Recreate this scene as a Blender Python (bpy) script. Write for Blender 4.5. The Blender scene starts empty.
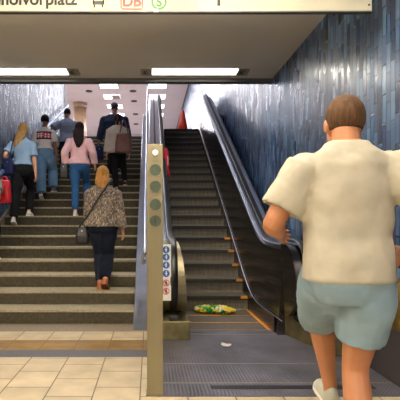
import bpy, bmesh, math, random
from mathutils import Vector, Matrix
random.seed(7)
C = bpy.context.scene.collection
PI = math.pi

# ------------------------------------------------------------------ camera
F, VX, VY, EYE = 440.0, 150.0, 223.0, 1.25
cam = bpy.data.cameras.new('camera'); co = bpy.data.objects.new('camera', cam); C.objects.link(co)
co.location = (0, 0, EYE); co.rotation_euler = (PI/2, 0, 0)
cam.sensor_width = 36; cam.lens = F/400*36
cam.shift_x = (200-VX)/400; cam.shift_y = (VY-200)/400
cam.clip_start = .05
bpy.context.scene.camera = co

# ------------------------------------------------------------------ world, exposure, lights
w = bpy.data.worlds.new('world'); bpy.context.scene.world = w; w.use_nodes = True
w.node_tree.nodes['Background'].inputs[0].default_value = (.75, .8, 1, 1)
w.node_tree.nodes['Background'].inputs[1].default_value = .05
vs = bpy.context.scene.view_settings
vs.view_transform = 'Standard'; vs.look = 'None'; vs.exposure = -0.2; vs.gamma = 1; vs.use_curve_mapping = False

def area(name, loc, rot, sx, sy, power, col):
    l = bpy.data.lights.new(name, 'AREA'); l.shape = 'RECTANGLE'; l.size = sx; l.size_y = sy
    l.energy = power; l.color = col
    o = bpy.data.objects.new(name, l); C.objects.link(o); o.location = loc; o.rotation_euler = rot
    return o
WARM = (1, .93, .82); COOL = (.93, .93, 1)
UPPER_LAMP = 62      # each recessed lamp of the upper hall
ADDED_HALL_LAMP = 24       # each unseen lamp added to the lower hall
SOFFIT_FILL = 330  # upward light added to each hall lamp to wash the soffit
TUBE_LAMP = 34       # each strip light in the soffit

# ------------------------------------------------------------------ materials
def nt(name):
    m = bpy.data.materials.new(name); m.use_nodes = True
    t = m.node_tree; b = t.nodes['Principled BSDF']; return m, t, b
def N(t, typ, **kw):
    n = t.nodes.new(typ)
    for k, v in kw.items():
        if k.startswith('i_'): n.inputs[int(k[2:])].default_value = v
        else: setattr(n, k, v)
    return n
def lin(c):
    return tuple(((v/255)/12.92 if v/255 <= .04045 else (((v/255)+.055)/1.055)**2.4) for v in c) + (1,)
def mat(name, rgb, rough=.7, metal=0, var=.12, scale=8, bump=0, bscale=60, stretch=(1,1,1), spec=.5, vard=None):
    """noise-varied surface; rgb is 0..255 sRGB"""
    m, t, b = nt(name)
    tc = N(t, 'ShaderNodeTexCoord'); mp = N(t, 'ShaderNodeMapping'); mp.inputs['Scale'].default_value = stretch
    t.links.new(tc.outputs['Object'], mp.inputs['Vector'])
    no = N(t, 'ShaderNodeTexNoise'); no.inputs['Scale'].default_value = scale; no.inputs['Detail'].default_value = 4
    t.links.new(mp.outputs[0], no.inputs['Vector'])
    r = N(t, 'ShaderNodeValToRGB'); c = lin(rgb)
    r.color_ramp.elements[0].position = .3; r.color_ramp.elements[1].position = .7
    r.color_ramp.elements[0].color = tuple(v*(1-var) for v in c[:3])+(1,)
    r.color_ramp.elements[1].color = tuple(min(1, v*(1+var)) for v in c[:3])+(1,)
    t.links.new(no.outputs['Fac'], r.inputs[0]); t.links.new(r.outputs[0], b.inputs['Base Color'])
    b.inputs['Roughness'].default_value = rough; b.inputs['Metallic'].default_value = metal
    b.inputs['Specular IOR Level'].default_value = spec
    if bump:
        n2 = N(t, 'ShaderNodeTexNoise'); n2.inputs['Scale'].default_value = bscale; n2.inputs['Detail'].default_value = 3
        t.links.new(mp.outputs[0], n2.inputs['Vector'])
        bp = N(t, 'ShaderNodeBump'); bp.inputs['Strength'].default_value = bump; bp.inputs['Distance'].default_value = .02
        t.links.new(n2.outputs['Fac'], bp.inputs['Height']); t.links.new(bp.outputs[0], b.inputs['Normal'])
    return m
def emis(name, rgb, s):
    m, t, b = nt(name); b.inputs['Base Color'].default_value = (0.8, .8, .8, 1)
    b.inputs['Emission Color'].default_value = lin(rgb); b.inputs['Emission Strength'].default_value = s
    return m
def math_(t, op, a, b=None):
    n = N(t, 'ShaderNodeMath', operation=op)
    for i, v in enumerate((a, b)):
        if v is None: continue
        if isinstance(v, (int, float)): n.inputs[i].default_value = v
        else: t.links.new(v, n.inputs[i])
    return n.outputs[0]

def tile_mat(name, W, HT, ramp, axis_u, axis_v, grout, gw=.06, rough=(.12, .35), tilt=.6, stagger='random', shift=(0, 0), mottling=0, spec=.5):
    """tiles W wide along u, HT long along v; each column of tiles is offset along v"""
    m, t, b = nt(name)
    tc = N(t, 'ShaderNodeTexCoord'); sp = N(t, 'ShaderNodeSeparateXYZ'); t.links.new(tc.outputs['Object'], sp.inputs[0])
    u = math_(t, 'DIVIDE', math_(t, 'SUBTRACT', sp.outputs[axis_u], shift[0]), W)
    col = math_(t, 'FLOOR', u); fu = math_(t, 'SUBTRACT', u, col)
    if stagger == 'random':
        wn = N(t, 'ShaderNodeTexWhiteNoise', noise_dimensions='1D'); t.links.new(col, wn.inputs['W']); off = wn.outputs['Value']
    else:
        off = math_(t, 'MULTIPLY', math_(t, 'FLOORED_MODULO', col, 2), .5)
    v = math_(t, 'ADD', math_(t, 'DIVIDE', math_(t, 'SUBTRACT', sp.outputs[axis_v], shift[1]), HT), off)
    row = math_(t, 'FLOOR', v); fv = math_(t, 'SUBTRACT', v, row)
    cx = N(t, 'ShaderNodeCombineXYZ'); t.links.new(col, cx.inputs[0]); t.links.new(row, cx.inputs[1])
    w2 = N(t, 'ShaderNodeTexWhiteNoise', noise_dimensions='2D'); t.links.new(cx.outputs[0], w2.inputs['Vector'])
    sc = N(t, 'ShaderNodeSeparateColor'); t.links.new(w2.outputs['Color'], sc.inputs[0])
    rp = N(t, 'ShaderNodeValToRGB'); e = rp.color_ramp.elements
    while len(e) < len(ramp): e.new(.5)
    for i, (p, c) in enumerate(ramp): e[i].position = p; e[i].color = lin(c)
    t.links.new(w2.outputs['Value'], rp.inputs[0])
    colr = rp.outputs[0]
    if mottling:
        no = N(t, 'ShaderNodeTexNoise'); no.inputs['Scale'].default_value = 5; no.inputs['Detail'].default_value = 6
        t.links.new(tc.outputs['Object'], no.inputs['Vector'])
        mr = N(t, 'ShaderNodeMapRange'); mr.inputs[1].default_value = .3; mr.inputs[2].default_value = .7
        mr.inputs[3].default_value = 1-mottling; mr.inputs[4].default_value = 1+mottling*.3
        t.links.new(no.outputs['Fac'], mr.inputs[0])
        vm = N(t, 'ShaderNodeVectorMath', operation='SCALE'); t.links.new(colr, vm.inputs[0]); t.links.new(mr.outputs[0], vm.inputs['Scale'])
        colr = vm.outputs[0]
    eu = math_(t, 'MINIMUM', fu, math_(t, 'SUBTRACT', 1, fu))
    ev = math_(t, 'MULTIPLY', math_(t, 'MINIMUM', fv, math_(t, 'SUBTRACT', 1, fv)), HT/W)
    ed = math_(t, 'MINIMUM', eu, ev)
    g = N(t, 'ShaderNodeMapRange'); g.inputs[1].default_value = gw*.5; g.inputs[2].default_value = gw
    t.links.new(ed, g.inputs[0])
    mx = N(t, 'ShaderNodeMix', data_type='RGBA'); t.links.new(g.outputs[0], mx.inputs[0])
    mx.inputs[6].default_value = lin(grout); t.links.new(colr, mx.inputs[7])
    t.links.new(mx.outputs[2], b.inputs['Base Color'])
    r2 = N(t, 'ShaderNodeMapRange'); r2.inputs[3].default_value = rough[0]; r2.inputs[4].default_value = rough[1]
    t.links.new(sc.outputs[1], r2.inputs[0]); t.links.new(r2.outputs[0], b.inputs['Roughness'])
    b.inputs['Specular IOR Level'].default_value = spec
    if tilt:
        hu = math_(t, 'MULTIPLY', math_(t, 'SUBTRACT', fu, .5), math_(t, 'SUBTRACT', sc.outputs[0], .5))
        hv = math_(t, 'MULTIPLY', math_(t, 'SUBTRACT', fv, .5), math_(t, 'SUBTRACT', sc.outputs[2], .5))
        h = math_(t, 'ADD', math_(t, 'ADD', math_(t, 'MULTIPLY', hu, tilt), math_(t, 'MULTIPLY', hv, tilt)), math_(t, 'MULTIPLY', g.outputs[0], .5))
        no = N(t, 'ShaderNodeTexNoise'); no.inputs['Scale'].default_value = 14; t.links.new(tc.outputs['Object'], no.inputs['Vector'])
        h = math_(t, 'ADD', h, math_(t, 'MULTIPLY', no.outputs['Fac'], .3))
        bp = N(t, 'ShaderNodeBump'); bp.inputs['Strength'].default_value = .3; bp.inputs['Distance'].default_value = .008
        t.links.new(h, bp.inputs['Height']); t.links.new(bp.outputs[0], b.inputs['Normal'])
    return m

BLUE = [(0, (28, 32, 50)), (.2, (48, 66, 96)), (.45, (74, 104, 140)), (.66, (52, 62, 90)), (.88, (98, 130, 162)), (1, (44, 42, 60))]
M_wall = tile_mat('blue_glazed_tile', .065, .24, BLUE, 1, 2, (24, 28, 38), .1, (.2, .42), 1.0)
M_floor = tile_mat('beige_floor_tile', .343, .36, [(0, (178, 162, 134)), (.5, (186, 171, 143)), (1, (194, 179, 151))], 0, 1, (80, 66, 48), .018, (.35, .5), 0, 'half', (-.072, 3.53), .22)
M_gold = tile_mat('golden_brown_strip', .343, .5, [(0, (128, 100, 56)), (1, (140, 112, 64))], 0, 1, (96, 68, 34), .018, (.4, .5), 0, 'half', (-.072, 4.2), .4)
M_slate = mat('slate_strip', (82, 82, 90), .5, 0, .2, 40)
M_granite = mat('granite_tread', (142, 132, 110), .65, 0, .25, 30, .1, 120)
M_riser = mat('shaded_granite_riser', (60, 54, 38), .8, 0, .4, 26, .1, 120)  # same granite as the treads, riser shade painted into the colour
M_landing = mat('granite_landing', (120, 108, 92), .6, 0, .2, 30)
M_soffit = mat('painted_soffit', (206, 200, 190), .55, 0, .03, 1.5)
M_beam = mat('grey_steel_beam', (92, 92, 90), .4, .5, .1, 3)
M_upper = mat('upper_ceiling_paint', (196, 182, 182), .8, 0, .04, 1)
M_upwall = mat('upper_wall_paint', (206, 200, 206), .8, 0, .05, 1)
M_lower = mat('lower_hall_wall', (150, 140, 120), .8, 0, .1, 2)
M_plinth = mat('dark_plinth', (58, 52, 54), .5, 0, .1, 6)
M_steel = mat('brushed_steel', (196, 198, 210), .3, 1, .08, 6, .08, 40, (1, .1, 1))
M_panel = mat('dark_stainless_panel', (104, 100, 100), .24, 1, .2, 3, .8, 1.6, (1, .5, 4))
M_deck = mat('deck_steel', (128, 130, 140), .36, 1, .12, 5, .06, 12)
M_brass = mat('champagne_brushed_metal', (142, 134, 110), .42, .7, .12, 6, .05, 60, (1, 1, .1))
M_olive = mat('olive_brass_base', (118, 110, 78), .42, .7, .3, 8)
M_rubber = mat('black_rubber', (14, 14, 15), .35, 0, .2, 10)
M_step = mat('escalator_step_metal', (98, 92, 82), .5, .35, .35, 30, .3, 90, (4, 1, .12))
M_edge = mat('step_edge_metal', (140, 132, 120), .45, .5, .2, 30)
M_yellow = mat('yellow_edge_paint', (214, 140, 40), .6, 0, .25, 30)
M_black = mat('black_plastic', (16, 16, 18), .5)
M_white = mat('white_plastic', (225, 222, 215), .5)
M_cream = mat('cream_sign_panel', (184, 180, 160), .5, 0, .02, 2)
M_cream2 = mat('yellower_sign_panel', (188, 177, 142), .5, 0, .02, 2)
for m_, c_ in ((M_cream, (184, 180, 160)), (M_cream2, (188, 177, 142))):      # faint glow added to brighten the sign face
    b_ = m_.node_tree.nodes['Principled BSDF']; b_.inputs['Emission Color'].default_value = lin(c_); b_.inputs['Emission Strength'].default_value = .12
M_red = mat('red_enamel', (190, 18, 16), .4)
M_green = mat('green_enamel', (8, 108, 48), .4)
M_tube = emis('lit_tube_cover', (255, 250, 235), 5)
M_louvre = emis('lit_louvre', (240, 240, 255), 7)
M_fix = mat('lamp_housing', (150, 140, 118), .4, .4, .1, 10)
M_glass = mat('green_grey_signal_glass', (72, 84, 72), .15, 0, .15, 30)
M_lampw = emis('pale_signal_lamp', (245, 240, 215), .75)
M_blue = mat('blue_pictogram', (26, 82, 150), .4)
M_plate = mat('pictogram_plate', (214, 218, 214), .4)
M_brown = mat('beige_brown_column', (158, 128, 100), .3, 0, .12, 2)
M_orange = mat('orange_red_plastic', (232, 70, 36), .45)
M_upfloor = mat('upper_floor', (190, 180, 170), .4)

def ribbed_mat():
    m, t, b = nt('ribbed_landing_plate')
    tc = N(t, 'ShaderNodeTexCoord'); sp = N(t, 'ShaderNodeSeparateXYZ'); t.links.new(tc.outputs['Object'], sp.inputs[0])
    s = math_(t, 'SINE', math_(t, 'MULTIPLY', sp.outputs[0], 2*PI/.028))
    s2 = math_(t, 'SINE', math_(t, 'MULTIPLY', sp.outputs[1], 2*PI/.035))
    k = math_(t, 'MULTIPLY', s, s2)
    no = N(t, 'ShaderNodeTexNoise'); no.inputs['Scale'].default_value = 2.2; no.inputs['Detail'].default_value = 5
    t.links.new(tc.outputs['Object'], no.inputs['Vector'])
    f = math_(t, 'ADD', math_(t, 'MULTIPLY', k, .13), no.outputs['Fac'])
    r = N(t, 'ShaderNodeValToRGB'); r.color_ramp.elements[0].position = .25; r.color_ramp.elements[1].position = .75
    r.color_ramp.elements[0].color = lin((66, 64, 72)); r.color_ramp.elements[1].color = lin((118, 116, 128))
    t.links.new(f, r.inputs[0]); t.links.new(r.outputs[0], b.inputs['Base Color'])
    bp = N(t, 'ShaderNodeBump'); bp.inputs['Strength'].default_value = .4; bp.inputs['Distance'].default_value = .003
    t.links.new(s, bp.inputs['Height']); t.links.new(bp.outputs[0], b.inputs['Normal'])
    b.inputs['Metallic'].default_value = .45; b.inputs['Roughness'].default_value = .42
    return m
M_ribbed = ribbed_mat()

# ------------------------------------------------------------------ mesh helpers
def link(name, bm, m, parent=None, smooth=False, bevel=0):
    bmesh.ops.recalc_face_normals(bm, faces=bm.faces)
    me = bpy.data.meshes.new(name); bm.to_mesh(me); bm.free()
    for p in me.polygons: p.use_smooth = smooth
    o = bpy.data.objects.new(name, me); C.objects.link(o)
    if m: me.materials.append(m)
    if parent: o.parent = parent
    if bevel:
        b = o.modifiers.new('bevel', 'BEVEL'); b.width = bevel; b.segments = 2; b.limit_method = 'ANGLE'
    return o
def tag(o, label=None, cat=None, group=None, kind=None):
    if label: o['label'] = label
    if cat: o['category'] = cat
    if group: o['group'] = group
    if kind: o['kind'] = kind
    return o
def empty(name, loc, rz=0):
    o = bpy.data.objects.new(name, None); C.objects.link(o); o.location = loc; o.rotation_euler = (0, 0, rz)
    o.empty_display_size = .1
    return o
def struct(name, bm, m, label, **kw):
    return tag(link(name, bm, m, **kw), label, None, None, 'structure')
def box(bm, x0, x1, y0, y1, z0, z1):
    v = [bm.verts.new((x, y, z)) for z in (z0, z1) for x, y in ((x0, y0), (x1, y0), (x1, y1), (x0, y1))]
    for f in ((0, 3, 2, 1), (4, 5, 6, 7), (0, 1, 5, 4), (1, 2, 6, 5), (2, 3, 7, 6), (3, 0, 4, 7)): bm.faces.new([v[i] for i in f])
    return bm
def B(*a): return box(bmesh.new(), *a)
def prism_x(bm, pts, x0, x1):
    """polygon given as (y, z), extruded along x"""
    a = [bm.verts.new((x0, y, z)) for y, z in pts]; b = [bm.verts.new((x1, y, z)) for y, z in pts]
    bm.faces.new(a); bm.faces.new(b[::-1])
    n = len(pts)
    for i in range(n): bm.faces.new((a[i], b[i], b[(i+1) % n], a[(i+1) % n]))
    return bm
def prism_z(bm, pts, z0, z1):
    a = [bm.verts.new((x, y, z0)) for x, y in pts]; b = [bm.verts.new((x, y, z1)) for x, y in pts]
    bm.faces.new(a); bm.faces.new(b[::-1]); n = len(pts)
    for i in range(n): bm.faces.new((a[i], b[i], b[(i+1) % n], a[(i+1) % n]))
    return bm
def cat_(pts, n=5):
    """Catmull-Rom through points (any dimension tuples)"""
    P = [Vector(p) for p in pts]; out = []
    for i in range(len(P)-1):
        a = P[max(i-1, 0)]; b = P[i]; c = P[i+1]; d = P[min(i+2, len(P)-1)]
        for k in range(n):
            u = k/n
            out.append(.5*((2*b)+(c-a)*u+(2*a-5*b+4*c-d)*u*u+(3*b-a-3*c+d)*u**3))
    out.append(P[-1]); return out
def tube(bm, pts, rad, seg=12, smooth=5, flat=1.0, up=None):
    """tapered tube; flat scales the second cross axis"""
    if isinstance(rad, (int, float)): rad = [rad]*len(pts)
    if smooth > 1:
        q = cat_([tuple(p)+(0,) if False else Vector((p[0], p[1], p[2], r)) for p, r in zip(pts, rad)], smooth)
        pts = [Vector(p[:3]) for p in q]; rad = [p[3] for p in q]
    else: pts = [Vector(p) for p in pts]
    rings = []; nrm = Vector(up) if up else None
    for i, p in enumerate(pts):
        d = (pts[min(i+1, len(pts)-1)]-pts[max(i-1, 0)]).normalized()
        if nrm is None: nrm = Vector((1, 0, 0)) if abs(d.x) < .9 else Vector((0, 0, 1))
        nrm = (nrm-d*nrm.dot(d)).normalized(); bi = d.cross(nrm)
        rings.append([bm.verts.new(p+(nrm*math.cos(a)+bi*math.sin(a)*flat)*rad[i]) for a in [2*PI*k/seg for k in range(seg)]])
    for a, b in zip(rings, rings[1:]):
        for k in range(seg): bm.faces.new((a[k], a[(k+1) % seg], b[(k+1) % seg], b[k]))
    bm.faces.new(rings[0]); bm.faces.new(rings[-1][::-1])
    return bm
def ell(bm, c, r, seg=16, rot=None):
    mt = Matrix.Translation(Vector(c)) @ (rot or Matrix.Identity(4)) @ Matrix.Diagonal((r[0], r[1], r[2], 1))
    bmesh.ops.create_uvsphere(bm, u_segments=seg, v_segments=seg//2+2, radius=1, matrix=mt); return bm
def loft(bm, rings, seg=20, pw=2.4):
    """rings: (cx, cy, cz, rx, ry) super-ellipse rings in horizontal planes"""
    rr = []
    for cx, cy, cz, rx, ry in rings:
        L = []
        for k in range(seg):
            a = 2*PI*k/seg; c_, s_ = math.cos(a), math.sin(a)
            L.append(bm.verts.new((cx+rx*math.copysign(abs(c_)**(2/pw), c_), cy+ry*math.copysign(abs(s_)**(2/pw), s_), cz)))
        rr.append(L)
    for a, b in zip(rr, rr[1:]):
        for k in range(seg): bm.faces.new((a[k], a[(k+1) % seg], b[(k+1) % seg], b[k]))
    bm.faces.new(rr[0][::-1]); bm.faces.new(rr[-1]); return bm
def cyl_y(bm, x, y0, y1, z, r, seg=24):
    a = [bm.verts.new((x+r*math.cos(2*PI*k/seg), y0, z+r*math.sin(2*PI*k/seg))) for k in range(seg)]
    b = [bm.verts.new((v.co.x, y1, v.co.z)) for v in a]
    bm.faces.new(a); bm.faces.new(b[::-1])
    for k in range(seg): bm.faces.new((a[k], b[k], b[(k+1) % seg], a[(k+1) % seg]))
    return bm
def ring_y(bm, x, y0, y1, z, r, r2, seg=28):
    vs_ = []
    for rr, y in ((r, y0), (r2, y0), (r2, y1), (r, y1)):
        vs_.append([bm.verts.new((x+rr*math.cos(2*PI*k/seg), y, z+rr*math.sin(2*PI*k/seg))) for k in range(seg)])
    for j in range(4):
        a, b = vs_[j], vs_[(j+1) % 4]
        for k in range(seg): bm.faces.new((a[k], a[(k+1) % seg], b[(k+1) % seg], b[k]))
    return bm

# ------------------------------------------------------------------ setting
XR, XL = 1.92, -2.70
SOFFIT, UPC, UPF = 3.52, 8.1, 3.98
struct('floor', B(-7, 2.1, -5, 4.10, -.2, 0), M_floor, 'beige rectangular floor tiles at the foot of the stairs')
struct('trim_1', B(-7, 0.05, 4.10, 4.33, -.2, 0), M_slate, 'dark grey strip across the tiled floor')
struct('trim_2', B(-7, 0.05, 4.33, 4.70, -.2, 0), M_gold, 'golden brown strip across the tiled floor')
struct('trim_3', B(-7, 0.05, 4.70, 5.07, -.2, 0), M_floor, 'row of beige tiles before the stair landing')
struct('trim_4', B(-7, 0.05, 5.07, 5.46, -.2, 0), M_landing, 'worn grey stone strip at the foot of the stairs')
struct('wall_right', B(XR, XR+.2, -5, 34, -.2, UPC), M_wall, 'blue glazed vertical tile wall beside the escalator')
struct('wall_left', B(XL-.2, XL, 5.4, 14.0, -.2, UPC), M_wall, 'blue glazed vertical tile wall beside the stairs')
struct('trim_5', B(XL-.21, XL+.02, 14.0, 14.06, 3.9, UPC), M_white, 'white edge profile at the end of the left tile wall')
struct('trim_6', prism_x(bmesh.new(), [(5.4, -.1), (5.4, .17), (14.0, 4.10), (14.0, 3.8)], XL-.01, XL+.02), M_landing, 'pale stone skirting along the left side of the stairs')
struct('wall_west', B(-7.2, -7, -5, 5.4, -.2, SOFFIT), M_lower, 'plain wall of the lower hall')
struct('wall_south', B(-7.2, 2.1, -5.2, -5, -.2, SOFFIT), M_lower, 'plain rear wall of the lower hall')
struct('wall_north', B(-7.2, XL-.2, 5.4, 5.6, -.2, SOFFIT), M_lower, 'plain wall left of the stairs')
struct('ceiling', B(-7.2, XR, -5.2, 6.9, SOFFIT, SOFFIT+.3), M_soffit, 'plain painted soffit over the lower hall')
struct('trim_7', B(-7.2, XR, 6.9, 7.04, SOFFIT-.05, SOFFIT+.3), M_beam, 'grey steel edge beam of the soffit')
struct('wall_front', B(-9.2, XR, 6.94, 7.04, SOFFIT+.3, UPC), M_upwall, 'wall above the soffit edge facing the upper hall')
struct('ceiling_upper', B(-9.2, XR, 7.04, 34, UPC, UPC+.2), M_upper, 'pale pinkish ceiling of the upper hall')
struct('wall_back', B(-9.2, XR, 34, 34.2, 3.8, UPC), M_upwall, 'pale rear wall of the upper hall')
struct('wall_far_left', B(-9.4, -9.2, 7, 34, 3.8, UPC), M_upwall, 'pale left wall of the upper hall')
struct('floor_upper', B(-9.2, XR, 14.19, 34, UPF-.25, UPF), M_upfloor, 'floor of the upper hall')
struct('floor_upper_left', B(-9.2, XL-.2, 7.04, 14.19, UPF-.25, UPF), M_upfloor, 'floor of the upper hall left of the stairs')
struct('trim_8', B(XR-.03, XR, 7.04, 34, UPC-.06, UPC), M_black, 'dark joint between upper ceiling and tile wall')
struct('wall_plinth', B(XR-.025, XR, 1.2, 3.85, 0, .74), M_plinth, 'dark brown lower wall panel before the escalator')

# staircase: 23 risers
SR, ST, SY = .173, .38, 5.07
pts = [(SY+ST, -.15)]; n0 = .028
for k in range(1, 24):
    y = SY+k*ST; pts += [(y+.012, (k-1)*SR), (y+.012, k*SR-n0), (y, k*SR-n0), (y, k*SR)]
pts += [(14.2, 23*SR), (14.2, 3.6), (SY+ST+.9, -.15)]
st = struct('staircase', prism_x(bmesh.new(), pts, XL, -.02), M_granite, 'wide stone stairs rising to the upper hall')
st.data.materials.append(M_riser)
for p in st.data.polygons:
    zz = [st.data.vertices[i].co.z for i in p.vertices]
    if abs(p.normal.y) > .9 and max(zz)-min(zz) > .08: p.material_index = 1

# ------------------------------------------------------------------ escalator
EY, ER, ET = 5.96, .199, .341
SL = ER/ET
def zl(y):
    """height of the step line, softly bent at both ends"""
    def ramp(u, w=.16):
        return w*math.log(1+math.exp(u/w)) if u/w < 30 else u
    return SL*(ramp(y-EY) - ramp(y-(EY+UPF/SL)))
esc = tag(empty('escalator', (0.9, 5.1, 0)), 'escalator of dark ribbed steps between steel balustrades, beside the blue tile wall', 'escalator')
def E(name, bm, m, **kw):
    bmesh.ops.translate(bm, verts=bm.verts, vec=(-.9, -5.1, 0)); return link(name, bm, m, esc, **kw)
X0, X1 = .41, 1.40
def curve_step():
    # tread with a slightly concave riser, local origin at nosing
    bm = bmesh.new()
    prism_x(bm, [(0, 0), (ET+.02, 0), (ET+.02, -.03), (.035, -.03), (.030, -.1), (.018, -.17), (0, -ER-.01), (-.012, -ER-.01), (.006, -.17), (.012, -.1), (.004, -.028)], X0, X1)
    return bm
s0 = None
def local(x, y, z): return Vector((x-.9, y-5.1, z))
for k in range(1, 21):
    y, z = EY+k*ET, k*ER
    if s0 is None:
        s0 = link('step', curve_step(), M_step, esc)
        e0 = link('nosing_shadow_strip', B(X0, X1, -.006, .03, -.052, .003), mat('painted_nosing_shade', (30, 28, 27), .6, 0, .2, 30), s0)  # dark strip paints in the shadow at each nosing
        y0 = link('yellow_mark', B(X1-.10, X1-.004, -.009, .016, -.03, .007), M_yellow, s0)
        s, e, yy = s0, e0, y0
    else:
        s = s0.copy(); C.objects.link(s); s.parent = esc
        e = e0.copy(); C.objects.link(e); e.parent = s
        if k <= 5:
            yy = y0.copy(); C.objects.link(yy); yy.parent = s
    s.location = local(0, y, z)
for i, (a, b) in enumerate(((5.12, 5.50), (5.50, 5.92), (5.92, 6.30))):
    s = E('step', B(X0, X1+.01, a+.004, b, -.1, .002), M_step)
    e = link('yellow_line', B(X0-.9, X1-.9, a+.004-5.1, a+.026-5.1, .002, .006), M_yellow, s)
E('yellow_line', B(X1-.028, X1+.004, 5.10, 6.28, -.05, .012), M_yellow)
E('landing_plate', B(.05, 1.9, 3.165, 4.99, -.2, .004), M_ribbed)
E('comb_plate', B(.40, 1.46, 4.99, 5.12, -.2, .01), M_ribbed)
for yy in (4.93, 3.90, 3.43):
    E('plate_joint', B(.05 if yy < 4.9 else .43, 1.88, yy-.008, yy+.008, 0, .006), M_edge)
E('drain_slot', B(.46, 1.7, 3.30, 3.37, 0, .007), M_black)
E('landing_plate', B(.30, 1.5, EY+20*ET+.3, 14.7, UPF-.3, UPF+.012), M_ribbed)
E('step', B(X0, X1, EY+20*ET, EY+20*ET+.33, UPF-.05, UPF+.002), M_step)

def sweep(profile, ys, base=zl):
    """profile: closed list of (x, dz); vertical offset from the step line"""
    bm = bmesh.new(); R = []
    for y in ys: R.append([bm.verts.new((x, y, (base(y) if fl is None else 0)+dz)) for x, dz, fl in profile])
    n = len(profile)
    for a, b in zip(R, R[1:]):
        for i in range(n): bm.faces.new((a[i], a[(i+1) % n], b[(i+1) % n], b[i]))
    bm.faces.new(R[0]); bm.faces.new(R[-1][::-1]); return bm
def ys(a, b, st=.1):
    n = int((b-a)/st)+1; return [a+(b-a)*i/n for i in range(n+1)]
P = lambda *l: [(x, z, None) for x, z in l]
TOPY = 15.3
# right side
NYR, NYL, NR, NZ = 4.82, 5.14, .40, .63           # newel centres, radius, height
def skl(y): return zl(y)+.08+.11/(1+math.exp(max(-40, min(40, (y-6.05)*5))))
E('skirt_panel', sweep(P((X1+.006, -.4), (X1+.006, 0), (X1+.02, .008), (X1+.02, -.4)), ys(5.0, TOPY), skl), M_panel)
def newel_poly(yc, r, back, zc=NZ, bottom=None):
    """side outline: half disc at the front, running back to y=back"""
    p = [(yc+r*math.cos(a), zc+r*math.sin(a)) for a in [PI/2+PI*i/20 for i in range(21)]]
    return [(back, zc+r)] + p + [(back, zc-r)]
# inner panel: sloping sheet following the line, with rounded front end
bm = sweep(P((X1+.02, .0), (X1+.085, .95), (X1+.15, .95), (X1+.15, .0)), ys(4.9, TOPY))
prism_x(bm, newel_poly(NYR, NR-.01, 4.95), X1+.07, X1+.15)
E('inner_panel', bm, M_panel)
def rail_path(x, yc, topy=TOPY, off=1.03, r=NR, end=-.35):
    p = []
    a = end
    for i in range(15):
        t = -PI/2+ (PI)*i/14
        p.append(Vector((x, yc-r*math.cos(t), NZ+r*math.sin(t))))
    for y in ys(yc+.08, topy, .15): p.append(Vector((x, y, zl(y)+off)))
    zt = p[-1].z
    for i in range(1, 11):
        t = PI/2-PI*i/10
        p.append(Vector((x, topy+r*math.cos(t), zt-r+r*math.sin(t))))
    return p
def belt(x, yc, w, r): 
    bm = bmesh.new(); p = rail_path(x, yc, r=r, off=NZ+r)
    return tube(bm, [Vector((q.x, q.y, q.z)) for q in p], w, 10, 1, .42, (1, 0, 0))
E('outer_deck', sweep(P((X1+.14, .60), (X1+.105, .99), (X1+.12, 1.01), (X1+.32, 1.01), (X1+.36, .97), (X1+.36, .5)), ys(4.8, TOPY)), M_steel)
E('handrail', belt(X1+.20, NYR, .042, NR+.03), M_rubber, smooth=True)
bm = bmesh.new(); tube(bm, [Vector((X1+.095, q.y, q.z)) for q in rail_path(0, NYR, r=NR-.03, off=NZ+NR-.03)], .012, 8, 1); 
tube(bm, [Vector((X1+.014, y, skl(y)+.008)) for y in ys(NYR-.1, 12.7)], .005, 6, 1)
E('bead_moulding', bm, M_steel, smooth=True)
bm = prism_x(bmesh.new(), newel_poly(NYR, NR-.02, 5.0), X1+.15, X1+.36); E('newel_body', bm, M_panel)
E('outer_cladding', sweep([(X1+.10, .5, None), (X1+.10, -.1, 0), (XR, -.1, 0), (XR, .45, None)], ys(5.05, TOPY)), M_deck)
bm = prism_z(bmesh.new(), [(1.44, 5.14), (1.53, 4.80), (1.66, 4.33), (XR-.02, 3.80), (XR, 5.14)], 0, .27)
E('newel_base', bm, M_olive, bevel=.02)
E('handrail_inlet', B(X1+.145, X1+.27, 4.62, 4.75, .2, .33), M_black, bevel=.02)
# left side
XB = .03
bm = bmesh.new(); prism_x(bm, [(5.13, -.05), (5.14, 0), (12.5, SL*(12.5-EY)+.479), (12.9, UPF+.47), (TOPY, UPF+.47), (TOPY, 3.4), (12.9, 3.3), (6.2, -.05)], -.20, .04)
E('outer_deck', bm, M_deck, bevel=.01)
E('inner_panel', sweep(P((X0-.04, -.3), (X0-.04, .2), (.30, .95), (.20, .95), (.20, -.3)), ys(5.2, TOPY)), M_panel)
E('balustrade_body', sweep(P((-.03, -.3), (-.03, .93), (.0, .97), (.28, .97), (.31, .93), (.31, -.3)), ys(5.35, TOPY)), M_steel)
E('dark_seam', sweep(P((.085, .968), (.085, .975), (.125, .975), (.125, .968)), ys(5.5, TOPY)), M_rubber)
E('handrail', belt(.255, NYL, .045, NR+.03), M_rubber, smooth=True)
bm = bmesh.new()
for z0, z1 in [(i*.05, (i+1)*.05) for i in range(0)]: pass
rings = []
def newel_front(xa, xb_fn, yc, r, back):
    """rounded newel end made of horizontal slices, its right edge given by xb_fn(z)"""
    bm = bmesh.new(); L = []
    for i in range(25):
        t = -PI/2+PI*i/24; z = NZ+r*math.sin(t); yf = yc-r*math.cos(t)
        L.append([bm.verts.new(v) for v in ((xa, yf, z), (xb_fn(z), yf, z), (xb_fn(z), back, z), (xa, back, z))])
    for a, b in zip(L, L[1:]):
        for k in range(4): bm.faces.new((a[k], a[(k+1) % 4], b[(k+1) % 4], b[k]))
    bm.faces.new(L[0]); bm.faces.new(L[-1][::-1]); return bm
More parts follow.
